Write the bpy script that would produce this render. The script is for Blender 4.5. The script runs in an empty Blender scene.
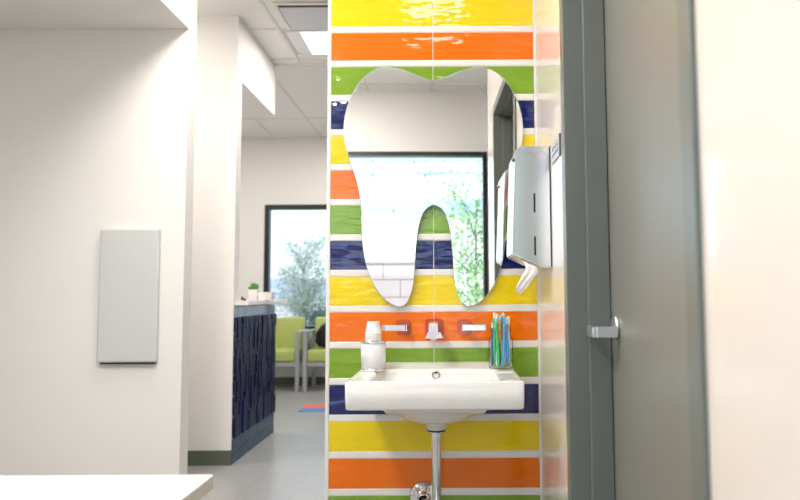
import bpy, bmesh, math, random
from mathutils import Vector, Matrix
from math import pi, sin, cos, radians as rad
random.seed(7)
S = bpy.context.scene
COL = S.collection

# ------------------------------------------------------------------ camera
EYE = Vector((0, 0, 1.13))
th, ro = math.atan(45/645), rad(.34)
cr = Vector((1, 0, 0)); cf = Vector((0, cos(th), sin(th))); cu = Vector((0, -sin(th), cos(th)))
u2 = cu*cos(ro) + cr*sin(ro); r2 = cr*cos(ro) - cu*sin(ro)
cam = bpy.data.cameras.new('camera'); co = bpy.data.objects.new('camera', cam); COL.objects.link(co)
M = Matrix.Identity(4)
for i in range(3):
    M[i][0] = r2[i]; M[i][1] = u2[i]; M[i][2] = -cf[i]; M[i][3] = EYE[i]
co.matrix_world = M
cam.sensor_width = 36; cam.lens = 645/800*36
cam.shift_x = -(449.3-400)/800
cam.clip_start = .02; cam.clip_end = 2000
cam.dof.use_dof = True; cam.dof.focus_distance = 2.45; cam.dof.aperture_fstop = 2.4
S.camera = co

# ------------------------------------------------------------------ world and light
W = bpy.data.worlds.new('sky'); S.world = W; W.use_nodes = True
nt = W.node_tree; nt.nodes.clear()
wo = nt.nodes.new('ShaderNodeOutputWorld'); bg = nt.nodes.new('ShaderNodeBackground')
tc = nt.nodes.new('ShaderNodeTexCoord'); sp = nt.nodes.new('ShaderNodeSeparateXYZ'); rp = nt.nodes.new('ShaderNodeValToRGB')
rp.color_ramp.elements[0].position = .0; rp.color_ramp.elements[0].color = (.86, .92, .96, 1)
rp.color_ramp.elements[1].position = .6; rp.color_ramp.elements[1].color = (.66, .83, 1, 1)
nt.links.new(tc.outputs['Generated'], sp.inputs[0]); nt.links.new(sp.outputs['Z'], rp.inputs[0])
nt.links.new(rp.outputs[0], bg.inputs['Color']); bg.inputs['Strength'].default_value = 2.4
nt.links.new(bg.outputs[0], wo.inputs[0])

def light(name, kind, loc, energy, size=None, color=(1, 1, 1), rot=(0, 0, 0), portal=False):
    l = bpy.data.lights.new(name, kind); l.energy = energy; l.color = color
    if size: l.shape = 'RECTANGLE'; l.size, l.size_y = size
    if portal: l.cycles.is_portal = True
    o = bpy.data.objects.new(name, l); o.location = loc; o.rotation_euler = rot; COL.objects.link(o); return o
sun = light('sun', 'SUN', (0, 0, 20), 2.6, color=(1, .95, .88), rot=(rad(-28), rad(-38), 0)); sun.data.angle = rad(1)
WARM = (1, .955, .90)
LAMPS = [  # x, y, z of ceiling, width, length, watts; all but the first are added fill lights
    (-.10, .98, 3.1, .40, .60, 5), (-1.18, 1.45, 3.1, .45, .9, 25), (-1.235, .02, 3.1, .4, .5, 22),
    (-2.35, 1.6, 2.65, .5, .5, 6), (-2.6, 4.05, 3.1, .45, .4, 12), (-1.0, 3.0, 3.1, .5, .5, 20),
    (-.90, 6.9, 3.2, .6, .6, 24), (-2.9, 6.3, 3.2, .6, .6, 20)]
light('daylight_portal', 'AREA', (-.73, 8.5, 1.5), 1, (3.3, 1.7), rot=(rad(-90), 0, 0), portal=True)
light('daylight_portal', 'AREA', (-.75, -1.3, 1.5), 1, (2.6, 2.1), rot=(rad(90), 0, 0), portal=True)
S.view_settings.view_transform = 'Standard'; S.view_settings.look = 'None'
S.view_settings.exposure = .46; S.view_settings.gamma = 1; S.view_settings.use_curve_mapping = False

# ------------------------------------------------------------------ materials
def srgb(r, g, b):
    f = lambda c: c/12.92 if c <= .04045 else ((c+.055)/1.055)**2.4
    return (f(r/255), f(g/255), f(b/255), 1)
def mat(name, col, rough=.5, metal=0, bump=None, coat=0, trans=0, emis=None, vary=None, spec=.5, ior=1.45):
    m = bpy.data.materials.new(name); m.use_nodes = True
    n = m.node_tree; p = n.nodes['Principled BSDF']
    c = col if len(col) == 4 else (*col, 1)
    p.inputs['Base Color'].default_value = c; p.inputs['Roughness'].default_value = rough
    p.inputs['Metallic'].default_value = metal; p.inputs['Coat Weight'].default_value = coat; p.inputs['Coat Roughness'].default_value = .04
    p.inputs['Transmission Weight'].default_value = trans; p.inputs['Specular IOR Level'].default_value = spec; p.inputs['IOR'].default_value = ior
    if emis: p.inputs['Emission Color'].default_value = (*emis[:3], 1); p.inputs['Emission Strength'].default_value = emis[3]
    if bump or vary:
        t = n.nodes.new('ShaderNodeTexCoord')
    if vary:   # (scale xyz, amount)
        mp = n.nodes.new('ShaderNodeMapping'); mp.inputs['Scale'].default_value = vary[0]
        nz = n.nodes.new('ShaderNodeTexNoise'); nz.inputs['Scale'].default_value = 1; nz.inputs['Detail'].default_value = 3
        mx = n.nodes.new('ShaderNodeMix'); mx.data_type = 'RGBA'
        mx.inputs['A'].default_value = tuple(x*(1-vary[1]) for x in c[:3])+(1,); mx.inputs['B'].default_value = tuple(min(1, x*(1+vary[1])) for x in c[:3])+(1,)
        n.links.new(t.outputs['Object'], mp.inputs[0]); n.links.new(mp.outputs[0], nz.inputs[0])
        n.links.new(nz.outputs[0], mx.inputs['Factor']); n.links.new(mx.outputs['Result'], p.inputs['Base Color'])
    if bump:   # (scale xyz, strength, distance)
        mp = n.nodes.new('ShaderNodeMapping'); mp.inputs['Scale'].default_value = bump[0]
        nz = n.nodes.new('ShaderNodeTexNoise'); nz.inputs['Scale'].default_value = 1; nz.inputs['Detail'].default_value = 1.6
        b = n.nodes.new('ShaderNodeBump'); b.inputs['Strength'].default_value = bump[1]; b.inputs['Distance'].default_value = bump[2]
        n.links.new(t.outputs['Object'], mp.inputs[0]); n.links.new(mp.outputs[0], nz.inputs[0])
        n.links.new(nz.outputs[0], b.inputs['Height']); n.links.new(b.outputs[0], p.inputs['Normal'])
        if coat: n.links.new(b.outputs[0], p.inputs['Coat Normal'])
    return m
def glassy(name, tint=(.97, .99, .98), refl=.08, rough=.02):
    m = bpy.data.materials.new(name); m.use_nodes = True; n = m.node_tree; n.nodes.clear()
    o = n.nodes.new('ShaderNodeOutputMaterial'); tr = n.nodes.new('ShaderNodeBsdfTransparent'); gl = n.nodes.new('ShaderNodeBsdfGlossy')
    lw = n.nodes.new('ShaderNodeLayerWeight'); mx = n.nodes.new('ShaderNodeMixShader')
    tr.inputs[0].default_value = (*tint, 1); gl.inputs['Roughness'].default_value = rough; lw.inputs['Blend'].default_value = refl
    n.links.new(lw.outputs['Fresnel' if refl < .5 else 'Facing'], mx.inputs[0]); n.links.new(tr.outputs[0], mx.inputs[1]); n.links.new(gl.outputs[0], mx.inputs[2]); n.links.new(mx.outputs[0], o.inputs[0])
    return m
GB = ((8, 22, 26), .5, .009)
m_yel = mat('yellow_glaze', (.84, .63, .006), .05, bump=GB, coat=.2, vary=((3, 6, 14), .06))
m_org = mat('orange_glaze', (.84, .165, .001), .05, bump=GB, coat=.2, vary=((3, 6, 14), .10))
m_grn = mat('green_glaze', (.20, .36, .025), .05, bump=GB, coat=.2, vary=((3, 6, 14), .12))
m_blu = mat('blue_glaze', (.004, .010, .115), .05, bump=((9, 24, 24), .8, .014), coat=.6, vary=((3, 6, 14), .3))
m_pen = mat('white_glaze', (.80, .77, .73), .16, bump=((10, 30, 30), .15, .003))
m_grout = mat('grout', (.80, .77, .74), .8)
m_wall = mat('white_paint', (.85, .825, .795), .62, bump=((60, 60, 60), .03, .002))
m_wallr = mat('cream_gloss_panel', (.80, .74, .67), .20, coat=.3)
m_ceil = mat('ceiling_tile', (.88, .86, .83), .8, bump=((140, 140, 140), .12, .002))
m_bar = mat('ceiling_bar', (.78, .76, .73), .5)
m_frame = mat('grey_frame_paint', srgb(108, 114, 110), .32)
m_slab = mat('grey_door_paint', srgb(130, 130, 123), .34, vary=((20, 20, 2), .03))
m_base = mat('green_grey_vinyl', srgb(92, 100, 88), .5)
m_blackframe = mat('black_aluminium', (.012, .016, .016), .35)
m_chrome = mat('chrome', (.82, .83, .85), .06, 1)
m_steel = mat('brushed_steel', (.74, .73, .72), .25, 1, bump=((4, 4, 160), .04, .002))
m_satin = mat('satin_nickel', (.88, .90, .95), .34, 1)
m_dark = mat('dark_gap_shadow', (.01, .01, .01), .6)
m_cer = mat('white_ceramic', (.83, .80, .77), .10, coat=.4)
m_mirror = mat('mirror_silver', (.96, .97, .965), .0, 1)
m_medge = mat('mirror_edge', (.45, .55, .52), .1, spec=.8)
m_glass = glassy('clear_pane', (.96, .985, 1), .04)
m_tint = glassy('sky_dimming_pane', (.71, .735, .75), .04)  # glass colour darkened to dim the sky behind the far window
m_jar = glassy('jar_glass', (.97, .985, .98), .05)
m_orangep = mat('orange_plate', (.50, .06, .008), .12, coat=.6)
m_plastic = mat('white_plastic', (.78, .77, .80), .3)
m_paper = mat('white_paper', (.84, .80, .77), .7)
m_lime = mat('lime_vinyl', srgb(174, 186, 104), .4)
m_greym = mat('grey_metal', srgb(158, 164, 168), .35)
m_black = mat('black_nylon', (.008, .008, .009), .6)
m_tan = mat('tan_spot', srgb(150, 128, 112), .5)
m_desk = mat('white_laminate', (.86, .82, .79), .35)
m_lens = mat('lit_lens', (.9, .9, .88), .5, emis=(1, .97, .92, 1.6))

def floor_mat():
    m = mat('grey_vinyl_plank', (.36, .36, .36), .30); n = m.node_tree; p = n.nodes['Principled BSDF']
    t = n.nodes.new('ShaderNodeTexCoord'); mp = n.nodes.new('ShaderNodeMapping'); mp.inputs['Rotation'].default_value = (0, 0, pi/2)
    b = n.nodes.new('ShaderNodeTexBrick'); b.inputs['Scale'].default_value = 1; b.inputs['Brick Width'].default_value = 1.2; b.inputs['Row Height'].default_value = .3
    b.inputs['Mortar Size'].default_value = .003; b.inputs['Color1'].default_value = (.35, .345, .34, 1); b.inputs['Color2'].default_value = (.375, .37, .365, 1); b.inputs['Mortar'].default_value = (.29, .285, .28, 1)
    nz = n.nodes.new('ShaderNodeTexNoise'); nz.inputs['Scale'].default_value = 9; nz.inputs['Detail'].default_value = 5
    mx = n.nodes.new('ShaderNodeMix'); mx.data_type = 'RGBA'; mx.blend_type = 'MULTIPLY'; mx.inputs['Factor'].default_value = .18
    n.links.new(t.outputs['Object'], mp.inputs[0]); n.links.new(mp.outputs[0], b.inputs['Vector']); n.links.new(t.outputs['Object'], nz.inputs[0])
    n.links.new(b.outputs['Color'], mx.inputs['A']); n.links.new(nz.outputs['Color'], mx.inputs['B']); n.links.new(mx.outputs['Result'], p.inputs['Base Color'])
    return m
m_floor = floor_mat()

# ------------------------------------------------------------------ helpers
def bx(bm, x0, x1, y0, y1, z0, z1, mi=0, bev=0, seg=2):
    vs = [bm.verts.new((x, y, z)) for x in (x0, x1) for y in (y0, y1) for z in (z0, z1)]
    fs = []
    for q in ((0, 1, 3, 2), (4, 6, 7, 5), (0, 4, 5, 1), (2, 3, 7, 6), (0, 2, 6, 4), (1, 5, 7, 3)):
        f = bm.faces.new([vs[i] for i in q]); f.material_index = mi; fs.append(f)
    if bev:
        es = {e for f in fs for e in f.edges}
        r = bmesh.ops.bevel(bm, geom=list(es), offset=bev, segments=seg, profile=.5, affect='EDGES')
        for f in r['faces']: f.material_index = mi
    return vs
def lathe(bm, prof, c=(0, 0, 0), ax='Z', n=32, mi=0, closed=False):
    rings = []
    for r, h in prof:
        ring = []
        for i in range(n):
            a = 2*pi*i/n; p = (r*cos(a), r*sin(a), h)
            if ax == 'Y': p = (p[0], p[2], p[1])
            if ax == 'X': p = (p[2], p[0], p[1])
            ring.append(bm.verts.new(Vector(p)+Vector(c)))
        rings.append(ring)
    for a, b in zip(rings, rings[1:]):
        for i in range(n):
            f = bm.faces.new((a[i], a[(i+1) % n], b[(i+1) % n], b[i])); f.material_index = mi; f.smooth = True
    if closed is not None:
        for ring, keep in ((rings[0], prof[0][0] > 1e-6), (rings[-1], prof[-1][0] > 1e-6)):
            if keep:
                f = bm.faces.new(ring); f.material_index = mi
def tube(bm, pts, rad_, n=12, mi=0, flat=None):
    pts = [Vector(p) for p in pts]; k = len(pts)
    rs = rad_ if isinstance(rad_, (list, tuple)) else [rad_]*k
    rings = []; ref = None
    for i, p in enumerate(pts):
        d = (pts[min(i+1, k-1)]-pts[max(i-1, 0)]).normalized()
        if ref is None: ref = Vector((0, 0, 1)) if abs(d.z) < .9 else Vector((0, 1, 0))
        u = d.cross(ref).normalized(); v = u.cross(d).normalized(); ref = v
        rings.append([bm.verts.new(p+u*cos(2*pi*j/n)*rs[i]*(flat or 1)+v*sin(2*pi*j/n)*rs[i]) for j in range(n)])
    for a, b in zip(rings, rings[1:]):
        for j in range(n):
            f = bm.faces.new((a[j], a[(j+1) % n], b[(j+1) % n], b[j])); f.smooth = True; f.material_index = mi
    for r in (rings[0], rings[-1]):
        f = bm.faces.new(r); f.material_index = mi
def prism(bm, pts, y0, y1, ax='Y', mi=0):
    mk = {'Y': lambda a, b, t: (a, t, b), 'X': lambda a, b, t: (t, a, b), 'Z': lambda a, b, t: (a, b, t)}[ax]
    A = [bm.verts.new(mk(a, b, y0)) for a, b in pts]; B = [bm.verts.new(mk(a, b, y1)) for a, b in pts]
    fs = [bm.faces.new(A), bm.faces.new(B)]
    for i in range(len(pts)):
        j = (i+1) % len(pts); fs.append(bm.faces.new((A[i], A[j], B[j], B[i])))
    for f in fs: f.material_index = mi
    return fs
def root_of(p):
    off = Vector((0, 0, 0))
    while p is not None: off += p.location; p = p.parent
    return off
def obj(name, bm, mats, parent=None, smooth=False, label=None, at=None):
    """link bm (built in room coordinates) as one mesh object"""
    base = Vector(at) if at else Vector((0, 0, 0))
    off = root_of(parent) if parent is not None else base
    bmesh.ops.recalc_face_normals(bm, faces=bm.faces)
    for v in bm.verts: v.co -= off
    me = bpy.data.meshes.new(name)
    if smooth:
        for f in bm.faces: f.smooth = True
    bm.to_mesh(me); bm.free()
    for m in (mats if isinstance(mats, (list, tuple)) else [mats]): me.materials.append(m)
    o = bpy.data.objects.new(name, me); COL.objects.link(o)
    if parent is not None: o.parent = parent
    else: o.location = base
    if label: o['label'] = label
    return o
def tag(o, label, cat, group=None, kind=None):
    o['label'] = label; o['category'] = cat
    if group: o['group'] = group
    if kind: o['kind'] = kind
    return o
def thing(name, label, cat, loc, group=None):
    o = bpy.data.objects.new(name, None); COL.objects.link(o); o.location = loc; o.empty_display_size = .1
    return tag(o, label, cat, group)
def struct(name, bm, mats, label=None, cat=None):
    o = obj(name, bm, mats); o['kind'] = 'structure'
    o['label'] = label or name; o['category'] = cat or name.split('_')[0]
    return o
def B(*a, **k):
    bm = bmesh.new(); bx(bm, *a, **k); return bm
def dup(root, loc, label=None):
    r = root.copy(); COL.objects.link(r); r.location = loc
    if label: r['label'] = label
    for ch in list(root.children):
        c = ch.copy(); COL.objects.link(c); c.parent = r
        for g in list(ch.children):
            d = g.copy(); COL.objects.link(d); d.parent = c
    return r

# ------------------------------------------------------------------ structure
XW = -1.475          # plane of reception counter, bulkheads and left wall end
BK, FAR = -1.05, 8.3
LX = -3.6
struct('floor', B(LX-.2, 2.4, BK-.2, FAR+.2, -.1, 0), m_floor, 'grey vinyl plank floor of the clinic', 'floor')

# ceiling of the front zone with its grid of bars
bm = bmesh.new(); bx(bm, LX-.2, 2.4, BK-.2, 5.38, 3.1, 3.3)
ceil = struct('ceiling', bm, m_ceil, 'off-white suspended tile ceiling nearest the sink', 'ceiling')
bm = bmesh.new()
for k in range(-3, 6):
    x = -1.255+.61*k
    bx(bm, x-.012, x+.012, BK, 5.38, 3.092, 3.1001)
for k in range(-1, 10):
    y = 4.64-.61*(k)
    if y > BK: bx(bm, LX, 2.2, y-.012, y+.012, 3.0925, 3.1001)
bx(bm, LX, 2.2, 5.356, 5.385, 3.086, 3.1001)
obj('ceiling_bars', bm, m_bar, ceil)
bm = bmesh.new(); bx(bm, LX-.2, 2.4, 5.38, FAR+.2, 3.2, 3.35)
ceil2 = struct('ceiling', bm, m_ceil, 'shaded tile ceiling over the waiting area', 'ceiling')
bm = bmesh.new()
for k in range(-3, 6):
    x = -1.66+.61*k; bx(bm, x-.012, x+.012, 5.38, FAR, 3.192, 3.2001)
for k in range(0, 2):
    y = FAR-.9-1.83*k; bx(bm, LX, 2.2, y-.012, y+.012, 3.1925, 3.2001)
obj('ceiling_bars', bm, m_bar, ceil2)

# tiled partition
wf = struct('wall_front', B(-.485, 1.0, 2.5515, 2.74, 0, 3.1), m_grout, 'narrow partition wall clad in bright striped tiles', 'wall')
def tile_wall():
    bm = bmesh.new()
    seq = [0, 1, 2, 3]     # yellow, orange, green, blue going down
    top0 = 2.334; pitch = .14115
    for k in range(-5, 17):
        zt = top0-pitch*k; zb = zt-.1135; mi = seq[k % 4]
        if zb < .0: zb = .004
        if zt > 3.1: zt = 3.098
        for x0, x1 in ((-.4725, -.0632), (-.0608, .3455)):
            if zt-zb > .02: bx(bm, x0, x1, 2.5500, 2.559, zb, zt, mi, .0016, 2)
        zt2 = zb-.0012; zb2 = zt-pitch+.0012
        if zb2 > 0 and zt2 < 3.09:
            for x0, x1 in ((-.4725, -.0628), (-.0612, .3455)):
                bx(bm, x0, x1, 2.549, 2.559, zb2, zt2, 4, .003, 2)
    return bm
obj('glazed_tiles', tile_wall(), [m_yel, m_org, m_grn, m_blu, m_pen], wf)
obj('edge_trim', B(-.4875, -.4735, 2.5485, 2.7415, 0, 3.1, bev=.001), m_pen, wf, label='white tile edge trim')

# right wall with the door opening (opening y .95..1.90, z 0..2.30)
bm = bmesh.new(); bx(bm, .354, .56, 1.95, 2.551, 0, 3.1); bx(bm, .354, .56, .90, 1.95, 2.35, 3.1); bx(bm, .354, .56, .62, .90, 0, 3.1)
bx(bm, .354, 2.2, .5, .62, 0, 3.1)
struct('wall_right', bm, m_wallr, 'glossy cream wall right of the striped tiles', 'wall')
struct('wall_right', B(2.2, 2.4, BK-.2, FAR+.2, 0, 3.35), m_wall, 'white side wall of the rear rooms', 'wall')
# back wall with window opening
def holed(x0, x1, y0, y1, z1, hx0, hx1, hz0, hz1):
    bm = bmesh.new(); bx(bm, x0, hx0, y0, y1, 0, z1); bx(bm, hx1, x1, y0, y1, 0, z1); bx(bm, hx0, hx1, y0, y1, 0, hz0); bx(bm, hx0, hx1, y0, y1, hz1, z1); return bm
struct('wall_back', holed(LX, 2.2, BK-.2, BK, 3.1, -1.95, .493, .55, 2.502), m_wall, 'white wall with a black-framed window behind the camera, seen in the mirror', 'wall')
struct('wall_far', holed(LX, 2.2, FAR, FAR+.2, 3.2, -2.386, .92, .68, 2.31), m_wall, 'white far wall of the waiting area around its window', 'wall')
struct('wall_left', B(LX-.2, LX, BK-.2, FAR+.2, 0, 3.35), m_wall, 'white outer side wall on the left', 'wall')
struct('wall_left', B(LX, XW, 3.58, 3.69, 0, 3.1), m_wall, 'white wall end nearest the camera on the left', 'wall')
struct('wall_left', B(LX, XW, 4.418, 4.52, 0, 3.1), m_wall, 'white wall beside the blue tiled counter', 'wall')
struct('trim_1', B(LX, XW, BK, 3.578, 2.652, 3.1), m_wall, 'white bulkhead over the left passage', 'bulkhead')
struct('trim_2', B(XW-.62, XW, 4.522, 5.378, 2.658, 3.1), m_wall, 'white bulkhead hanging over the reception counter', 'bulkhead')
struct('baseboard_left', B(LX, XW+.004, 4.406, 4.418, 0, .097), m_base, 'green-grey baseboard beside the blue counter', 'baseboard')
struct('baseboard_left', B(LX, XW+.004, 3.568, 3.58, 0, .097), m_base, 'green-grey baseboard on the near left wall', 'baseboard')
struct('baseboard_far', B(LX, 2.2, FAR-.012, FAR, 0, .10), m_base, 'dark baseboard below the far window', 'baseboard')

def window(name, x0, x1, z0, z1, y, d, fw, label, mull=(), gm=m_glass):
    bm = bmesh.new()
    bx(bm, x0, x0+fw, y, y+d, z0, z1); bx(bm, x1-fw, x1, y, y+d, z0, z1); bx(bm, x0+fw, x1-fw, y, y+d, z0, z0+fw); bx(bm, x0+fw, x1-fw, y, y+d, z1-fw, z1)
    for m in mull: bx(bm, m-.025, m+.025, y, y+d, z0+fw, z1-fw)
    w = struct(name, bm, m_blackframe, label, 'window')
    obj('glass_pane', B(x0+fw, x1-fw, y+d*.5-.003, y+d*.5+.003, z0+fw, z1-fw), gm, w)
    return w
window('window_1', -2.386, .92, .68, 2.31, FAR-.01, .10, .062, 'large black-framed window behind the lime chairs', (-.62,), m_tint)
window('window_2', -1.95, .493, .55, 2.502, BK-.09, .10, .042, 'black-framed window seen reflected in the tooth mirror')

# door in the right wall
bm = bmesh.new()
def jamb(bm, ya, yb, s):   # s: +1 latch side (reveal faces -y), -1 hinge side
    bx(bm, .346, .469, min(ya, yb), max(ya, yb), 0, 2.35, bev=.002)
    bx(bm, .404, .469, min(ya, ya-s*.016), max(ya, ya-s*.016), 0, 2.30, bev=.003)
jamb(bm, 1.90, 1.951, 1); jamb(bm, .95, .899, -1)
bx(bm, .346, .469, .95, 1.90, 2.30, 2.351, bev=.002); bx(bm, .404, .469, .966, 1.884, 2.284, 2.30)
bx(bm, .513, .56, .90, .95, 0, 2.35); bx(bm, .513, .56, 1.90, 1.95, 0, 2.35)
door = struct('door_1', bm, m_frame, 'grey metal door frame with recessed grey door', 'door')
slab = obj('door_slab', B(.471, .513, .953, 1.897, .008, 2.298, bev=.0015), m_slab, door, label='lighter grey smooth door leaf')
hx, hy, hz = .471, 1.832, 1.036
bm = bmesh.new()
lathe(bm, [(.0, 0), (.034, 0), (.034, -.006), (.030, -.010), (.0, -.010)], (hx, hy, hz), 'X', 32)
hd = obj('door_handle', bm, m_satin, door, label='satin silver lever handle')
bm = bmesh.new()
bx(bm, hx-.066, hx-.006, hy-.040, hy-.016, hz-.026, hz+.004, bev=.002)
bx(bm, hx-.076, hx-.064, hy-.038, hy+.045, hz-.026, hz+.004, bev=.002)
obj('lever', bm, m_satin, hd)

# outside: ground, hills
m_ground = mat('pale_ground', srgb(214, 200, 196), .9, vary=((.2, .2, .2), .12))
struct('ground', B(-160, 160, -160, 260, -.35, -.12), m_ground, 'pale bare ground outside the windows', 'ground')
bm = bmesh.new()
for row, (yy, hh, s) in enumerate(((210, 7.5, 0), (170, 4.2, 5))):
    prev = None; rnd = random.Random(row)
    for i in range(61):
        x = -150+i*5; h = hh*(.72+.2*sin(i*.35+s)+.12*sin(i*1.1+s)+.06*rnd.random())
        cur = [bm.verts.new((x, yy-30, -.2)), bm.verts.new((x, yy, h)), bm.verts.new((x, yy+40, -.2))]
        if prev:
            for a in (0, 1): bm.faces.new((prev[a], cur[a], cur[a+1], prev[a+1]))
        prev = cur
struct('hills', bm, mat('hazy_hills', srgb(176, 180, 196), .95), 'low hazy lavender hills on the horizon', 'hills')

# ------------------------------------------------------------------ ceiling fittings
LL = ['flush lit ceiling panel in front of the tooth mirror', 'long added ceiling fill panel above the open floor left of the camera', 'added ceiling fill panel nearest the rear window on the desk side',
      'small added fill panel under the left bulkhead', 'added ceiling fill panel over the side corridor', 'square added ceiling fill panel nearest the left edge of the striped wall', 'added ceiling fill panel over the waiting chairs', 'added ceiling fill panel behind the reception desk']
for (x, y, z, w, l, e), lb in zip(LAMPS, LL):  # panels after the first are out of view, added to brighten the rooms
    t = thing('ceiling_light', lb, 'ceiling light', (x, y, z), 'ceiling panel lights')
    bm = bmesh.new()
    for a in ((-w/2, w/2, -l/2, -l/2+.02), (-w/2, w/2, l/2-.02, l/2), (-w/2, -w/2+.02, -l/2+.02, l/2-.02), (w/2-.02, w/2, -l/2+.02, l/2-.02)):
        bx(bm, x+a[0], x+a[1], y+a[2], y+a[3], z-.014, z-.001)
    obj('light_frame', bm, m_bar, t)
    obj('diffuser', B(x-w/2+.02, x+w/2-.02, y-l/2+.02, y+l/2-.02, z-.008, z-.001), m_lens, t)
    light('panel_lamp', 'AREA', (x, y, z-.03), e, (w-.05, l-.05), WARM)

# visible troffer beside the tiled partition: frame, curved reflector, bright lens
t = thing('ceiling_light', 'bright lit ceiling fixture just left of the striped wall top', 'ceiling light', (-.94, 4.89, 3.1))
x0, x1, y0, y1 = -1.235, -.64, 4.665, 5.12
bm = bmesh.new()
for a in ((x0, x1, y0, y0+.012), (x0, x1, y1-.012, y1), (x0, x0+.012, y0+.012, y1-.012), (x1-.012, x1, y0+.012, y1-.012)): bx(bm, *a, 3.088, 3.0985)
obj('light_frame', bm, m_bar, t)
N = 8; m_refl = mat('white_reflector', (.85, .85, .84), .4)
for s in (0, 1):
    bm = bmesh.new()
    pr = [(x0+.014+.12*(i/N), 3.0975-.010*sin(pi*i/N/2)) for i in range(N+1)]
    if s: pr = [(x0+x1-a, b) for a, b in pr]
    A = [bm.verts.new((a, y0+.014, b)) for a, b in pr]; C = [bm.verts.new((a, y1-.014, b)) for a, b in pr]
    for i in range(N): bm.faces.new((A[i], A[i+1], C[i+1], C[i])).smooth = True
    obj('reflector', bm, m_refl, t)
obj('lens', B(x0+.136, x1-.136, y0+.014, y1-.014, 3.082, 3.0975, bev=.004), m_lens, t)
light('fixture_lamp', 'AREA', (-.94, 4.89, 3.07), 11, (.24, .42), WARM)

t = thing('ceiling_vent', 'grey flush ceiling air panel with a black slot, before the bright light', 'vent', (-.8, 4.45, 3.1))
obj('slot', B(-1.150, -.40, 4.222, 4.262, 3.0885, 3.0915), m_dark, t, label='black linear slot')
obj('vent_panel', B(-1.150, -.40, 4.266, 4.628, 3.086, 3.0915), mat('grey_vent', (.70, .71, .74), .5), t)
bm = bmesh.new(); bx(bm, -1.182, -1.153, 4.215, 4.628, 3.080, 3.0915, bev=.003); bx(bm, -1.182, -.40, 4.205, 4.2185, 3.082, 3.0915)
obj('vent_lip', bm, m_wall, t, label='white raised lip')

# ------------------------------------------------------------------ reception counter
m_navy = mat('navy_glass_tile', (.004, .013, .062), .30, bump=((25, 25, 25), .10, .003), vary=((9, 9, 6), .5), spec=.08)
m_navy2 = mat('slate_blue_tile', (.030, .066, .115), .25, vary=((9, 9, 6), .3), spec=.15)
t = thing('reception_counter', 'reception counter faced in dark blue relief tiles under a white ledge', 'counter', (XW-.1, 4.95, 0))
obj('counter_body', B(XW-.12, XW, 4.523, 5.455, 0, 1.06), m_wall, t)
bm = bmesh.new(); rnd = random.Random(3)
y = 4.425; w = .030; k = 0
while y < 5.45:
    z = .165; z -= 0
    first = True
    while z < .985:
        h = rnd.choice((.10, .145, .19, .19, .24)); h = min(h, .985-z)
        if h < .03: h = .985-z
        dx = rnd.choice((0, .002, .004, .008)); tl = rnd.uniform(-.0012, .0012)
        vs = bx(bm, XW+.0005, XW+.004+dx, y+.001, y+w-.001, z+.001, z+h-.001, 0)
        for v in vs[4:]: v.co.x += tl*(1 if v.co.z > z+h/2 else -1)
        z += h
    for zz, hh, mi in ((0, .078, 1), (.080, .083, 1), (.987, .07, 2)):
        if k % 3 == 0: bx(bm, XW+.0005, XW+.004, y+.001, min(y+3*w-.001, 5.455), zz+.001, zz+hh-.001, mi)
    y += w; k += 1
obj('tile_face', bm, [m_navy, m_navy2, mat('painted_reflection_blue', (.12, .24, .33), .08, vary=((9, 12, 6), .6))], t)  # lightest tone paints a reflection along the top row
for i in range(7): obj('edge_clip', B(XW+.001, XW+.0105, 4.4155, 4.4235, .17+i*.14, .182+i*.14), m_greym, t, label='small pale tile edge spacer')
bm = bmesh.new(); bx(bm, XW-.64, XW+.095, 4.522, 5.52, 1.068, 1.098, bev=.004); bx(bm, XW+.0005, XW+.095, 4.44, 4.522, 1.068, 1.098)
obj('ledge', bm, m_desk, t, label='white overhanging ledge')

# things on the ledge
t = thing('potted_plant', 'tiny green succulent in a square white pot on the reception ledge', 'plant', (-1.484, 4.9, 1.098))
bm = bmesh.new(); c = (-1.484, 4.9)
for i, (a, b, za, zb) in enumerate(((.031, .036, 1.0985, 1.181),)):
    va = [bm.verts.new((c[0]+sx*a, c[1]+sy*a, za)) for sx, sy in ((-1, -1), (1, -1), (1, 1), (-1, 1))]
    vb = [bm.verts.new((c[0]+sx*b, c[1]+sy*b, zb)) for sx, sy in ((-1, -1), (1, -1), (1, 1), (-1, 1))]
    bm.faces.new(va); bm.faces.new(vb)
    for j in range(4): bm.faces.new((va[j], va[(j+1) % 4], vb[(j+1) % 4], vb[j]))
obj('pot', bm, m_desk, t)
bm = bmesh.new(); rnd = random.Random(5)
for i in range(46):
    a = rnd.uniform(0, 2*pi); el = rnd.uniform(.15, 1.5); L = rnd.uniform(.035, .058)
    d = Vector((cos(a)*cos(el), sin(a)*cos(el), sin(el))); p0 = Vector((c[0]-.004, c[1], 1.18)); 
    tube(bm, [p0, p0+d*L*.5, p0+d*L*.85, p0+d*L], [.003, .009, .006, .001], 6)
obj('leaves', bm, mat('leaf_green', srgb(84, 150, 62), .5, vary=((30, 30, 30), .5)), t)
bm = bmesh.new()
va = [bm.verts.new(p) for p in ((-1.437, 4.86, 1.0985), (-1.340, 4.86, 1.0985), (-1.340, 4.94, 1.0985), (-1.437, 4.94, 1.0985))]
vb = [bm.verts.new(p) for p in ((-1.444, 4.853, 1.160), (-1.333, 4.853, 1.160), (-1.333, 4.947, 1.160), (-1.444, 4.947, 1.160))]
bm.faces.new(va); bm.faces.new(vb)
for j in range(4): bm.faces.new((va[j], va[(j+1) % 4], vb[(j+1) % 4], vb[j]))
tag(obj('planter_box', bm, m_desk, at=(-1.389, 4.9, 1.0985)), 'low empty white box right of the green succulent on the ledge', 'box')
bm = bmesh.new()
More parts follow.
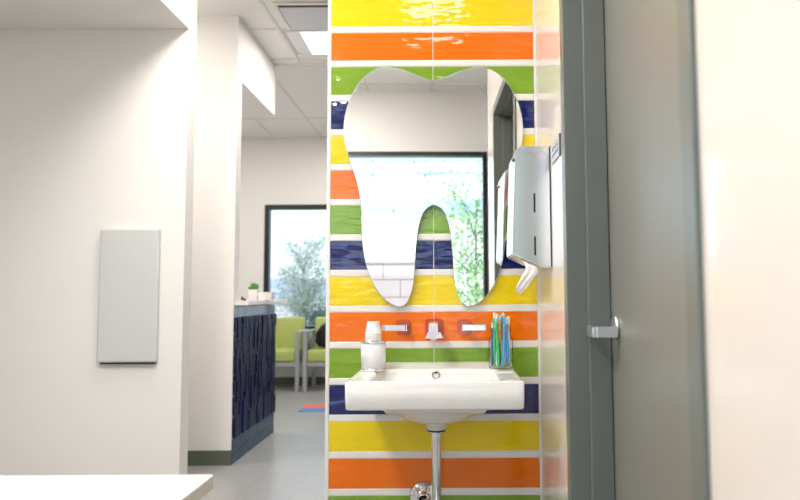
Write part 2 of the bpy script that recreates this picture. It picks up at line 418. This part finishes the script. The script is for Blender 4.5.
tube(bm, [(-1.487, 4.62, 1.100), (-1.478, 4.62, 1.118), (-1.488, 4.62, 1.128)], [.005, .010, .003], 8)
tube(bm, [(-1.474, 4.62, 1.101), (-1.462, 4.62, 1.108), (-1.452, 4.62, 1.102)], [.006, .009, .003], 8)
tag(obj('ornament', bm, mat('brown_ornament', srgb(92, 62, 44), .6), at=(-1.47, 4.62, 1.0985)), 'tiny brown ornament at the near end of the white ledge', 'ornament')

# ------------------------------------------------------------------ waiting chairs
def chair(x0, x1, label):
    y0 = 7.69; t = thing('waiting_chair', label, 'chair', ((x0+x1)/2, y0+.28, 0), 'lime green waiting chairs')
    lw = .045
    for x in (x0, x1-lw):
        obj('leg', B(x, x+lw, y0, y0+.04, 0, .69, bev=.004), m_greym, t)
        obj('leg', B(x, x+lw, y0+.50, y0+.54, 0, .69, bev=.004), m_greym, t)
        obj('armrest', B(x-.003, x+lw+.003, y0-.004, y0+.545, .69, .712, bev=.006), m_greym, t)
    for ya in (y0+.01, y0+.505): obj('seat_rail', B(x0+lw, x1-lw, ya, ya+.025, .300, .348), m_greym, t)
    bm = B(x0+lw+.004, x1-lw-.004, y0+.0, y0+.50, .350, .49, bev=.022, seg=3); obj('seat', bm, m_lime, t, smooth=True)
    bm = bmesh.new(); vs = bx(bm, x0+lw+.004, x1-lw-.004, y0+.42, y0+.51, .47, .862, bev=.024, seg=3)
    for v in bm.verts: v.co.y += (v.co.z-.47)*.10
    obj('backrest', bm, m_lime, t, smooth=True)
    return t
chair(-2.395, -1.785, 'lime green waiting chair left, partly behind the blue counter')
chair(-1.738, -1.128, 'lime green waiting chair holding the black bag')
# bag
t = thing('backpack', 'black backpack resting on the right lime chair', 'bag', (-1.47, 7.93, .49))
bm = bmesh.new(); bmesh.ops.create_uvsphere(bm, u_segments=24, v_segments=16, radius=1)
for v in bm.verts:
    z = v.co.z; w = .175*(1-.30*max(0, z)**1.5-.0*z)
    v.co = Vector((-1.455+math.copysign(abs(v.co.x)**.75, v.co.x)*w, 7.93+math.copysign(abs(v.co.y)**.8, v.co.y)*.10, .655+math.copysign(abs(z)**.85, z)*.165))
obj('bag_body', bm, m_black, t, smooth=True)
bm = bmesh.new(); bmesh.ops.create_uvsphere(bm, u_segments=16, v_segments=12, radius=1)
for v in bm.verts: v.co = Vector((-1.44+v.co.x*.045, 7.845+v.co.y*.022, .700+v.co.z*.075))
obj('bag_patch', bm, m_tan, t, smooth=True, label='tan front patch')  # tan-coloured oval on the front of the bag
bm = bmesh.new(); tube(bm, [(-1.50, 7.93, .80), (-1.48, 7.93, .845), (-1.44, 7.93, .845), (-1.42, 7.93, .80)], .009, 8); obj('bag_handle', bm, m_black, t)
bm = bmesh.new(); tube(bm, [(-1.54, 7.86, .77), (-1.60, 7.83, .68), (-1.612, 7.82, .58), (-1.56, 7.84, .52)], .014, 8); obj('strap', bm, m_black, t)

tag(obj('floor_mat', B(-1.495, .2, 6.585, 6.79, 0, .004), mat('orange_carpet', srgb(214, 104, 72), .9), at=(-.6, 6.68, 0)), 'orange carpet strip on the floor before the lime chairs', 'mat')
tag(obj('floor_mat', B(-1.49, .2, 6.385, 6.583, 0, .004), mat('blue_carpet', srgb(78, 124, 176), .9), at=(-.6, 6.48, 0)), 'blue carpet strip on the floor in front of the orange strip', 'mat')

# ------------------------------------------------------------------ near left: desk and wall panel
t = thing('desk', 'white desk corner very close in the lower left', 'desk', (-1.0, 1.0, 0))
obj('desk_top', B(-1.75, -.494, .72, 1.373, .73, .76, bev=.003), m_desk, t)
obj('side_panel', B(-.56, -.53, .76, 1.34, 0, .73), m_desk, t); obj('side_panel', B(-1.71, -1.68, .76, 1.34, 0, .73), m_desk, t)
obj('back_panel', B(-1.68, -.56, 1.28, 1.30, .25, .73), m_desk, t)
t = thing('wall_cabinet', 'flat pale grey rounded box mounted on the near left wall', 'cabinet', (-1.85, 3.58, .77))
obj('box_body', B(-1.93, -1.603, 3.546, 3.5795, .772, 1.508, bev=.012, seg=4), mat('pale_grey_plastic', (.62, .63, .62), .4), t)
obj('painted_shadow', B(-1.91, -1.612, 3.552, 3.578, .764, .774), m_dark, t, label='dark strip painted as the shadow under the box')  # dark strip stands in for the shade below the box

# ------------------------------------------------------------------ tooth mirror
HP = [(0.0, 1.9903), (0.0521, 2.0038), (0.1043, 2.0263), (0.1524, 2.0386), (0.1935, 2.0415), (0.2302, 2.0339), (0.2717, 2.0069), (0.3066, 1.965), (0.3367, 1.9048), (0.3539, 1.8408), (0.3585, 1.778), (0.3518, 1.7275), (0.3346, 1.6712), (0.3132, 1.6059), (0.2956, 1.5389), (0.2874, 1.4732), (0.2851, 1.4057), (0.2826, 1.3463), (0.2743, 1.2852), (0.2637, 1.238), (0.2469, 1.191), (0.2194, 1.143), (0.1808, 1.103), (0.1387, 1.0849), (0.1062, 1.1015), (0.0858, 1.1499), (0.0769, 1.2125), (0.0723, 1.2903), (0.0631, 1.38), (0.0493, 1.4354), (0.0296, 1.4692), (0.0, 1.4839)]
loop = [Vector(p) for p in HP] + [Vector((-x, z)) for x, z in HP[-2:0:-1]]
def catmull(P, n=4):
    out = []; L = len(P)
    for i in range(L):
        a, b, c, d = P[i-1], P[i], P[(i+1) % L], P[(i+2) % L]
        for k in range(n):
            s = k/n; out.append(.5*((2*b)+(c-a)*s+(2*a-5*b+4*c-d)*s*s+(3*b-a-3*c+d)*s**3))
    return out
loop = catmull(loop)
MX, MY = -.0600, 2.530
me_t = thing('wall_mirror', 'large tooth-shaped frameless mirror above the sink', 'mirror', (MX, MY, 1.085))
cz = 1.55
def inset(P, d):
    out = []; L = len(P)
    for i in range(L):
        tg = (P[(i+1) % L]-P[i-1]).normalized(); out.append(P[i]+Vector((-tg.y, tg.x))*d)
    return out
area = sum(loop[i].x*loop[(i+1) % len(loop)].y-loop[(i+1) % len(loop)].x*loop[i].y for i in range(len(loop)))
sg = 1 if area > 0 else -1
inn = inset(loop, .0025*sg)
bm = bmesh.new()
F = [bm.verts.new((MX+p.x, MY, p.y)) for p in inn]; E1 = [bm.verts.new((MX+p.x, MY+.0012, p.y)) for p in loop]; E2 = [bm.verts.new((MX+p.x, MY+.006, p.y)) for p in loop]
f = bm.faces.new(F); f.material_index = 0
fb = bm.faces.new(E2); fb.material_index = 1
L = len(loop)
for A, Bq in ((F, E1), (E1, E2)):
    for i in range(L):
        q = bm.faces.new((A[i], A[(i+1) % L], Bq[(i+1) % L], Bq[i])); q.material_index = 1
bmesh.ops.triangulate(bm, faces=[f, fb])
obj('mirror_glass', bm, [m_mirror, m_medge], me_t)
for x, z in ((-.2, 1.85), (.2, 1.85), (-.2, 1.45), (.2, 1.45)):
    bm = bmesh.new(); lathe(bm, [(.02, 0), (.02, .0075)], (MX+x, MY+.0062, z), 'Y', 16); obj('mounting_disc', bm, m_plastic, me_t)
me_t.rotation_euler = (0, 0, rad(1.0))

# ------------------------------------------------------------------ sink
SX0, SX1, SY0, SY1 = -.337, .238, 2.078, 2.5485
cxs = (SX0+SX1)/2
t = thing('sink', 'white rectangular wall-mounted ceramic sink under the tooth mirror', 'sink', (cxs, 2.5, .68))
def sstep(a, b, x):
    s = max(0, min(1, (x-a)/(b-a))); return s*s*(3-2*s)
def topz(x, y):
    rim = .855 + .016*sstep(2.40, 2.53, y)
    bx0, bx1, by0, by1 = SX0+.075, SX1-.075, SY0+.028, SY1-.135
    # distance inside the basin rectangle
    s = sstep(bx0-.012, bx0+.055, x)*sstep(-bx1-.012, -bx1+.055, -x)*sstep(by0-.006, by0+.05, y)*sstep(-by1-.008, -by1+.030, -y)
    z = rim - .115*s
    # shallow soap recess on each side deck
    for sx in (-1, 1):
        cx_ = cxs+sx*.245
        z -= .004*sstep(-.032, -.022, -abs(x-cx_))*sstep(-.10, -.08, -abs(y-2.24))
    return z
def warp(u, v):      # rounded rectangle grid
    x = SX0+(SX1-SX0)*u; y = SY0+(SY1-SY0)*v; r = .018
    return x, y
bm = bmesh.new(); NU, NV = 96, 80; G = []
for j in range(NV+1):
    row = []
    for i in range(NU+1):
        x, y = warp(i/NU, j/NV)
        r = .014; ex = max(0, SX0+r-x, x-SX1+r); ey = max(0, SY0+r-y); 
        if ex > 0 and ey > 0:
            d = math.hypot(ex, ey)
            if d > r:
                k = r/d; x = (SX0+r-ex*k) if x < cxs else (SX1-r+ex*k); y = SY0+r-ey*k
        z = topz(x, y)
        edge = min(x-SX0, SX1-x, y-SY0)
        if edge < .006: z -= .0035*(1-edge/.006)**2
        row.append(bm.verts.new((x, y, z)))
    G.append(row)
for j in range(NV):
    for i in range(NU): bm.faces.new((G[j][i], G[j][i+1], G[j+1][i+1], G[j+1][i])).smooth = True
per = [G[0][i] for i in range(NU)]+[G[j][NU] for j in range(NV)]+[G[NV][i] for i in range(NU, 0, -1)]+[G[j][0] for j in range(NV, 0, -1)]
rings = [per]
for z, ins in ((.800, .0005), (.770, .002), (.766, .004), (.764, .009)):
    rings.append([bm.verts.new((v.co.x+(cxs-v.co.x)/.29*ins, v.co.y+(2.31-v.co.y)/.235*ins*(1 if v.co.y < 2.5 else 0), z)) for v in per])
# underside: lip then bowl, all rings share the perimeter topology
for k, (s, z) in enumerate(((.93, .764), (.80, .762), (.70, .752), (.64, .742), (.56, .727), (.45, .708), (.39, .697), (.33, .692), (.16, .689), (.128, .688), (.122, .660))):
    ring = []
    for v in per:
        dx, dy = v.co.x-cxs, v.co.y-2.313
        L_ = max(1e-6, math.hypot(dx/.289, dy/.235)); 
        # blend from rectangle to ellipse with depth
        bl = min(1, k/5); ux, uy = dx/.289, dy/.235
        m_ = max(abs(ux), abs(uy)); ex_, ey_ = ux/L_, uy/L_
        qx, qy = ux*(1-bl)+ex_*bl, uy*(1-bl)+ey_*bl
        wx, wy = (.289*s, .235*s)
        if k >= 8: wx = wy = .289*s*1.05
        ring.append(bm.verts.new((cxs+qx*wx+(.006 if k >= 8 else 0)*0, 2.313+qy*wy, z)))
    rings.append(ring)
for a, b in zip(rings, rings[1:]):
    for i in range(len(a)): bm.faces.new((a[i], a[(i+1) % len(a)], b[(i+1) % len(a)], b[i])).smooth = True
bm.faces.new(rings[-1])
obj('basin', bm, m_cer, t)
bm = bmesh.new()
lathe(bm, [(.0, .004), (.0095, .004), (.0105, -.002), (.0145, -.003), (.0155, .004)], (-.052, 2.409, .836), 'Y', 28)
o = obj('overflow_ring', bm, mat('overflow_chrome', (.45, .44, .43), .18, 1), t, label='round chrome overflow cover')

# drain under the sink
t = thing('drain_trap', 'chrome drain pipe and trap below the white sink', 'pipe', (-.053, 2.31, .3))
px_, py_ = cxs, 2.313
bm = bmesh.new(); lathe(bm, [(.0, .660), (.0345, .660), (.033, .653), (.0, .653)], (px_, py_, 0), 'Z', 28); obj('gasket', bm, m_dark, t, label='black rubber gasket')
bm = bmesh.new(); lathe(bm, [(.0, .653), (.030, .653), (.022, .645), (.0185, .634), (.0165, .628), (.0165, .40), (.0, .40)], (px_, py_, 0), 'Z', 28); obj('tailpiece', bm, m_chrome, t)
bm = bmesh.new(); lathe(bm, [(.0, .40), (.024, .40), (.024, .372), (.0, .372)], (px_, py_, 0), 'Z', 8); obj('slip_nut', bm, m_chrome, t)
bm = bmesh.new(); pts = [(px_, py_, .372)]
ex_, ez_ = -.103, .357
for i in range(9):
    a = pi*i/8; pts.append((px_+(-.02)*(1-cos(a))/2, py_+.045*(1-cos(a)), .29-.05*sin(a)))
pts += [(px_-.025, py_+.095, .325)]
for i in range(5):
    a = pi/2*i/4; pts.append((px_-.03-.012*i/4, py_+.095+.03*sin(a)*1, .335+.015*(sin(a))))
pts += [(ex_, 2.545, ez_)]
tube(bm, pts, .0175, 18); obj('trap_bend', bm, m_chrome, t)
bm = bmesh.new(); lathe(bm, [(.022, -.040), (.024, -.030), (.030, -.026), (.042, -.022), (.054, -.013), (.059, -.004), (.059, 0)], (ex_, 2.549, ez_), 'Y', 36, closed=None)
lathe(bm, [(.019, -.052), (.024, -.050), (.024, -.040), (.019, -.040)], (ex_, 2.549, ez_), 'Y', 12, closed=None)
obj('wall_flange', bm, m_chrome, t, label='round chrome wall flange')

# ------------------------------------------------------------------ taps
def plate(x, z, w, h, root):
    bm = bmesh.new(); pts = []
    r = .014
    for cx_, cz_, a0 in ((w/2-r, h/2-r, 0), (-w/2+r, h/2-r, 90), (-w/2+r, -h/2+r, 180), (w/2-r, -h/2+r, 270)):
        for k in range(5):
            a = rad(a0+k*22.5); pts.append((x+cx_+r*cos(a), z+cz_+r*sin(a)))
    fs = prism(bm, pts, 2.543, 2.5485)
    bmesh.ops.bevel(bm, geom=list(fs[0].edges), offset=.0018, segments=2, affect='EDGES')
    return obj('wall_plate', bm, m_orangep, root, label='glossy orange wall plate')
def tap(x, xa, xb, lb, dirn):
    t = thing('tap_handle', lb, 'tap handle', (x, 2.545, 1.005))
    plate(x, 1.004, .058, .060, t)
    hub = x+.006*dirn
    bm = bmesh.new(); bx(bm, hub-.012, hub+.012, 2.490, 2.543, .993, 1.018, bev=.003); obj('stem', bm, m_chrome, t)
    bm = B(min(xa, xb), max(xa, xb), 2.478, 2.492, .994, 1.018, bev=.003); obj('lever', bm, m_chrome, t)
tap(-.180, -.262, -.168, 'left chrome lever tap handle behind the paper cups', 1)
tap(.058, .046, .139, 'right chrome lever tap handle between spout and toothbrush jar', 1)
t = thing('spout', 'chrome water spout in the middle of the wall above the sink', 'tap', (-.061, 2.545, .99))
plate(-.061, .998, .072, .078, t)
bm = bmesh.new()
yw, yf = 2.543, 2.395
sec = [(yw, 1.030, .978), (2.48, 1.030, .984), (2.42, 1.026, .980), (yf, 1.022, .968)]
prev = None
for y, zt, zb in sec:
    w = .0185; cur = [bm.verts.new((-.061-w, y, zb)), bm.verts.new((-.061+w, y, zb)), bm.verts.new((-.061+w*.9, y, zt)), bm.verts.new((-.061-w*.9, y, zt))]
    if prev:
        for i in range(4): bm.faces.new((prev[i], prev[(i+1) % 4], cur[(i+1) % 4], cur[i]))
    else: bm.faces.new(cur)
    prev = cur
bm.faces.new(prev); bmesh.ops.bevel(bm, geom=bm.edges[:], offset=.0025, segments=2, affect='EDGES')
sb = obj('spout_body', bm, m_chrome, t)
bm = bmesh.new(); prism(bm, [(-.096, .962), (-.026, .962), (-.036, .985), (-.086, .985)], 2.53, 2.5435); obj('base_bracket', bm, m_chrome, t)
bm = bmesh.new(); lathe(bm, [(.0, .969), (.011, .969), (.011, .962), (.0, .962)], (-.061, 2.412, 0), 'Z', 20); obj('aerator', bm, m_chrome, t)

# ------------------------------------------------------------------ cup dispenser and cups
dx_, dy_ = -.283, 2.405; zd = topz(dx_, dy_)+.0008
t = thing('cup_holder', 'white cylindrical cup holder with chrome rims on the left sink deck', 'cup holder', (dx_, dy_, zd))
bm = bmesh.new(); lathe(bm, [(.0, zd+.006), (.0455, zd+.006), (.0455, zd+.102), (.0, zd+.102)], (dx_, dy_, 0), 'Z', 40); obj('holder_body', bm, m_plastic, t)
bm = bmesh.new(); lathe(bm, [(.0, zd), (.0485, zd), (.0490, zd+.005), (.0465, zd+.008), (.0, zd+.008)], (dx_, dy_, 0), 'Z', 40); obj('base_ring', bm, m_chrome, t)
bm = bmesh.new(); lathe(bm, [(.0, zd+.101), (.0480, zd+.101), (.0485, zd+.104), (.0480, zd+.107), (.0, zd+.107)], (dx_, dy_, 0), 'Z', 40); obj('top_ring', bm, m_chrome, t)
zc = zd+.1078
cup0 = None
cl = ['bottom paper cup of the upturned stack on the cup holder', 'second paper cup from the bottom of the upturned stack', 'third paper cup from the bottom of the upturned stack', 'topmost upturned white paper cup on the cup holder']
for k in range(4):
    z = zc+.0075*k
    if cup0 is None:
        bm = bmesh.new()
        lathe(bm, [(.0283, .002), (.0290, 0), (.0302, .001), (.0302, .004), (.0290, .005), (.0228, .046), (.0228, .0475), (.0210, .0475), (.0205, .0445), (.0, .0445), (.0, .0435), (.0215, .0435), (.0283, .002)], (0, 0, 0), 'Z', 36, closed=None)
        cup0 = obj('paper_cup', bm, m_paper); o = cup0
    else:
        o = cup0.copy(); COL.objects.link(o)
    o.location = (dx_, dy_, z); tag(o, cl[k], 'cup', 'upturned paper cups')

# ------------------------------------------------------------------ toothbrush jar
jx, jy = .190, 2.425; zj = topz(jx, jy)+.0008
t = thing('glass_jar', 'clear glass jar full of toothbrushes on the right sink deck', 'jar', (jx, jy, zj))
bm = bmesh.new()
pr = [(.0, .0), (.040, .0), (.0445, .005), (.0455, .012), (.0455, .100), (.043, .112), (.0375, .122), (.0365, .128), (.0375, .130), (.0375, .150), (.0365, .152), (.0345, .150), (.0345, .126), (.040, .112), (.0425, .098), (.0425, .014), (.040, .009), (.0, .007)]
lathe(bm, [(r, zj+h) for r, h in pr], (jx, jy, 0), 'Z', 40, closed=None); obj('jar_glass', bm, m_jar, t)
bm = bmesh.new()
for h in (.133, .139, .145): 
    lathe(bm, [(.0374, zj+h-.0015), (.0390, zj+h), (.0374, zj+h+.0015)], (jx, jy, 0), 'Z', 40, closed=None)
obj('screw_thread', bm, m_jar, t)
def pl(n, c, tr=0): return mat(n, c, .25, coat=.3)
bc = {'green': pl('green_plastic', (.05, .52, .16)), 'blue': pl('blue_plastic', (.08, .38, .80)), 'clear': mat('frosted_plastic', (.74, .80, .78), .3),
      'orange': pl('amber_plastic', (.62, .36, .10)), 'purple': pl('purple_plastic', (.16, .15, .42)), 'dark green': pl('dark_green_plastic', (.02, .26, .08))}
m_bris = mat('bristle', (.80, .80, .76), .7)
#      colour, base (dx,dy), top (dx,dy), height, yaw
BR = [('green', (-.022, -.010), (-.027, -.020), .188, .3, 'light green toothbrush furthest left in the glass jar'), ('green', (-.010, -.026), (-.018, -.026), .172, 2.0, 'light green toothbrush, the shorter one at the jar front'),
      ('green', (-.030, .008), (-.008, .020), .199, 1.2, 'tallest light green toothbrush at the back of the jar'),
      ('blue', (.004, -.028), (.014, -.026), .190, .6, 'sky blue toothbrush, the taller and more central of two'), ('blue', (.024, -.014), (.022, -.018), .182, 2.6, 'sky blue toothbrush, the right and shorter of two'),
      ('orange', (.006, -.010), (-.004, -.022), .160, 1.9, 'amber toothbrush in the middle of the glass jar'), ('dark green', (-.004, .012), (.006, .004), .192, 3.6, 'dark green toothbrush in the middle of the glass jar'),
      ('clear', (-.016, -.014), (-.014, -.010), .203, .9, 'frosted whitish toothbrush left of centre in the jar'), ('clear', (.014, .006), (.012, .018), .205, 4.4, 'frosted whitish toothbrush tallest at the right of the jar'),
      ('purple', (-.034, -.004), (-.0325, -.004), .172, 5.2, 'purple toothbrush leaning on the left rim of the jar'), ('clear', (.030, .010), (.031, .010), .192, 2.2, 'frosted whitish toothbrush touching the right rim of the jar'),
      ('clear', (-.008, .026), (-.022, .024), .206, 1.4, 'frosted whitish toothbrush at the back left of the jar'), ('clear', (.002, .02), (.0, .028), .196, 3.0, 'frosted whitish toothbrush at the very back of the jar')]
for c, b, tp, h, yaw, lb in BR:
    p0 = Vector((jx+b[0], jy+b[1], zj+.0085)); p1 = Vector((jx+tp[0], jy+tp[1], zj+h)); d = p1-p0
    t = thing('toothbrush', lb, 'toothbrush', p0, 'toothbrushes in the glass jar' if c in ('green', 'blue', 'clear') else None)
    bm = bmesh.new(); P = [p0+d*s for s in (0, .05, .2, .4, .55, .70, .84, .86, .97, 1)]
    tube(bm, P, [.002, .0046, .0058, .0062, .0052, .0036, .0032, .0052, .0052, .002], 8)
    obj('handle', bm, bc[c], t)
    side = Vector((cos(yaw), sin(yaw), 0)); up = d.normalized(); s2 = up.cross(side).normalized(); bm = bmesh.new()
    for i in range(7):
        for j in (-1, 0, 1):
            q = p0+d*(.865+.018*i)+s2*.003*j; tube(bm, [q+side*.002, q+side*.0135], .0016, 5)
    obj('bristles', bm, m_bris, t)

# ------------------------------------------------------------------ paper towel dispenser
t = thing('towel_dispenser', 'stainless steel paper towel dispenser on the right wall beside the mirror', 'towel dispenser', (.3, 2.33, 1.22))
prof = [(.3535, 1.222), (.320, 1.222), (.221, 1.268), (.218, 1.276), (.232, 1.634), (.252, 1.648), (.3535, 1.648)]
bm = bmesh.new(); fs = prism(bm, prof, 2.222, 2.455)
bmesh.ops.bevel(bm, geom=[e for e in bm.edges if len({round(v.co.y, 3) for v in e.verts}) == 1 or True], offset=.004, segments=3, affect='EDGES')
obj('dispenser_body', bm, m_steel, t)
for z0, z1 in ((1.414, 1.480), (1.265, 1.330)):
    bm = bmesh.new(); bx(bm, .2935, .2995, 2.2200, 2.2235, z0, z1); obj('level_slot', bm, m_dark, t, label='narrow dark level slot')
bm = bmesh.new(); lathe(bm, [(.0, -.004), (.007, -.004), (.008, .004), (.0, .004)], (.2275, 2.25, 1.605), 'X', 18); obj('lock', bm, mat('lock_steel', (.25, .25, .26), .3, 1), t, label='small round lock')
bm = bmesh.new(); bx(bm, .3515, .3539, 2.2165, 2.2215, 1.226, 1.645); obj('shadow_strip', bm, m_dark, t)  # dark strip painting the dispenser's shadow along the wall
bm = bmesh.new(); pts = []
for i in range(13):
    a = pi*i/12; pts.append((.300-.042*cos(a), 2.2205, 1.640-.018*sin(a)))
tube(bm, pts, .0014, 6); obj('lid_rim', bm, m_steel, t)
# towel
bm = bmesh.new(); rows = []
path = [((.243, 1.270), (.296, 1.246), 2.26), ((.250, 1.252), (.303, 1.232), 2.240), ((.262, 1.232), (.306, 1.218), 2.218), ((.262, 1.214), (.300, 1.200), 2.212), ((.244, 1.186), (.282, 1.176), 2.210), ((.229, 1.160), (.262, 1.152), 2.210), ((.226, 1.141), (.238, 1.130), 2.211)]
for i, (a, b, y) in enumerate(path):
    row = []
    for j in range(9):
        q = j/8; row.append(bm.verts.new((a[0]+(b[0]-a[0])*q, y+.0035*sin(j*1.6+i*.7), a[1]+(b[1]-a[1])*q)))
    rows.append(row)
for a, b in zip(rows, rows[1:]):
    for j in range(8): bm.faces.new((a[j], a[j+1], b[j+1], b[j])).smooth = True
o = obj('paper_towel', bm, m_paper, at=(.26, 2.26, 1.2)); tag(o, 'crumpled white paper towel hanging out of the steel dispenser', 'paper towel')
sm = o.modifiers.new('thickness', 'SOLIDIFY'); sm.thickness = .0008

# sign on the right wall
t = thing('wall_sign', 'small silver sign plate on the cream wall right of the towel dispenser', 'sign', (.354, 2.1, 1.6))
obj('sign_plate', B(.349, .3538, 2.010, 2.175, 1.572, 1.634, bev=.002), mat('silver_plate', (.60, .60, .66), .25, .8), t)
obj('sign_edge', B(.347, .3538, 2.000, 2.009, 1.566, 1.638, bev=.002), mat('sign_edge_grey', (.12, .12, .15), .3), t, label='dark grey near edge')
bm = bmesh.new(); rnd = random.Random(2)
for r_ in range(2):
    y = 2.155
    while y > 2.04:
        w = rnd.uniform(.008, .02); bx(bm, .3484, .3491, y-w, y, 1.590+.02*r_, 1.597+.02*r_); y -= w+.007
obj('lettering', bm, mat('sign_ink', (.2, .2, .26), .5), t)

# ------------------------------------------------------------------ outside: trees, block wall, canopy
def tree(name, base, H, R, nleaf, leaf, label, mats, seed, zc=.58, trunk=.035, squash=1.0):
    rnd = random.Random(seed); t = thing(name, label, 'tree', base)
    b = Vector(base); bmt = bmesh.new(); bml = bmesh.new(); tips = []
    tube(bmt, [b, b+Vector((.03, 0, H*.25)), b+Vector((0, .02, H*.5)), b+Vector((.02, 0, H*.85))], [trunk, trunk*.8, trunk*.6, trunk*.2], 8)
    for i in range(34):
        h = rnd.uniform(.16, .78)*H; a = rnd.uniform(0, 2*pi); el = rnd.uniform(.5, 1.15)
        L = R*rnd.uniform(.6, 1.05)*(1.25-.6*abs(h/H-.4)); p0 = b+Vector((0, 0, h)); d = Vector((cos(a)*cos(el), sin(a)*cos(el), sin(el)))
        p1 = p0+d*L*.5+Vector((0, 0, .03)); p2 = p0+d*L+Vector((0, 0, rnd.uniform(-.08, .1)))
        if p2.z > b.z+H: p2.z = b.z+H
        tube(bmt, [p0, p1, p2], [trunk*.35, trunk*.2, .003], 5); tips += [(p0*.5+p1*.5), p1, (p1+p2)/2, p2, p2]
    for i in range(nleaf):
        c = rnd.choice(tips)+Vector((rnd.gauss(0, .15), rnd.gauss(0, .15), rnd.gauss(0, .13)))*R
        q = Vector((rnd.gauss(0, 1), rnd.gauss(0, 1), rnd.gauss(0, 1))).normalized(); w = q.cross(Vector((rnd.random(), rnd.random(), rnd.random()))).normalized()
        s = leaf*rnd.uniform(.6, 1.3)
        vs = [bml.verts.new(c+q*s), bml.verts.new(c+w*s*.42), bml.verts.new(c-q*s), bml.verts.new(c-w*s*.42)]
        f = bml.faces.new(vs); f.material_index = i % 2
    obj('trunk', bmt, mat(name+'_bark', srgb(122, 112, 100), .9), t)
    obj('foliage', bml, mats, t)
    return t
tree('young_tree', (-3.30, 14.6, -.12), 2.45, .82, 7500, .036, 'young grey-green tree outside the far window', [mat('sage_leaf', srgb(168, 184, 166), .8), mat('sage_leaf_light', srgb(200, 212, 198), .8)], 4)
tree('leafy_tree', (.62, -4.3, -.12), 3.25, 1.05, 5200, .04, 'bright green leafy tree outside the rear window, reflected in the mirror', [mat('bright_leaf', srgb(120, 168, 96), .7), mat('pale_leaf', srgb(176, 204, 150), .7)], 9, trunk=.03)
t = thing('shrub', 'low dark grey-green shrub at the foot of the far young tree', 'shrub', (-2.55, 13.0, -.12))
bm = bmesh.new(); rnd = random.Random(11)
for i in range(900):
    c = Vector((-2.55+rnd.gauss(0, .20), 13+rnd.gauss(0, .2), .55+abs(rnd.gauss(0, .16)))); q = Vector((rnd.gauss(0, 1), rnd.gauss(0, 1), rnd.gauss(0, 1))).normalized(); w = q.orthogonal().normalized()
    bm.faces.new([bm.verts.new(c+q*.04), bm.verts.new(c+w*.02), bm.verts.new(c-q*.04), bm.verts.new(c-w*.02)])
obj('foliage', bm, mat('shrub_leaf', srgb(96, 112, 100), .8), t)
bm = bmesh.new()
for i in range(7): tube(bm, [(-2.55, 13, -.12), (-2.55+.2*sin(i*2.1), 13+.2*cos(i*1.7), .62)], .012, 5)
obj('stems', bm, mat('shrub_bark', srgb(110, 100, 90), .9), t)

# block wall behind the camera (seen in the mirror)
bm = bmesh.new(); rnd = random.Random(8)
z = -.12; r_ = 0
while z < 1.50:
    x = -6-(.2 if r_ % 2 else 0)
    while x < .05:
        h = min(.2, 1.505-z)
        if h > .02: bx(bm, x+.004, min(x+.396, .06), -2.74, -2.54, z+.003, z+h-.003, 0, .004, 1)
        x += .4
    z += .205; r_ += 1
bx(bm, -6, .05, -2.73, -2.55, -.12, 1.50, 1); bx(bm, -6.1, .08, -2.76, -2.52, 1.505, 1.545, 2)
ob = obj('garden_wall', bm, [mat('pink_block', srgb(232, 214, 208), .9, vary=((6, 6, 6), .06)), mat('block_mortar', srgb(176, 164, 160), .9), mat('cap_stone', srgb(200, 200, 204), .8)], at=(-3, -2.64, -.12))
tag(ob, 'pale pink block garden wall reflected in the mirror', 'wall')
t = thing('canopy', 'pale blue steel canopy frame outside the rear window, reflected in the mirror', 'canopy', (-1.5, -4.2, -.12))
m_can = mat('pale_blue_steel', srgb(176, 204, 226), .5)
bm = bmesh.new(); bx(bm, -5, 3.0, -4.0, -3.92, 2.83, 2.87); bx(bm, -5, 3.0, -4.0, -3.92, 3.02, 3.07); bx(bm, -5, 3.0, -7.06, -6.9, 2.62, 2.92)
for x in (-5, 2.9): bx(bm, x, x+.1, -7.0, -3.9, 2.92, 3.04)
obj('beam', bm, m_can, t)
for x in (-3.1, -2.35, -1.6, -.85, -.10, .65, 1.4): obj('bracket', B(x-.02, x+.02, -4.0, -3.95, 2.74, 3.10), m_can, t)
for x in (-4.9, 2.8): obj('post', B(x, x+.12, -7.04, -6.92, -.12, 2.62), m_can, t)
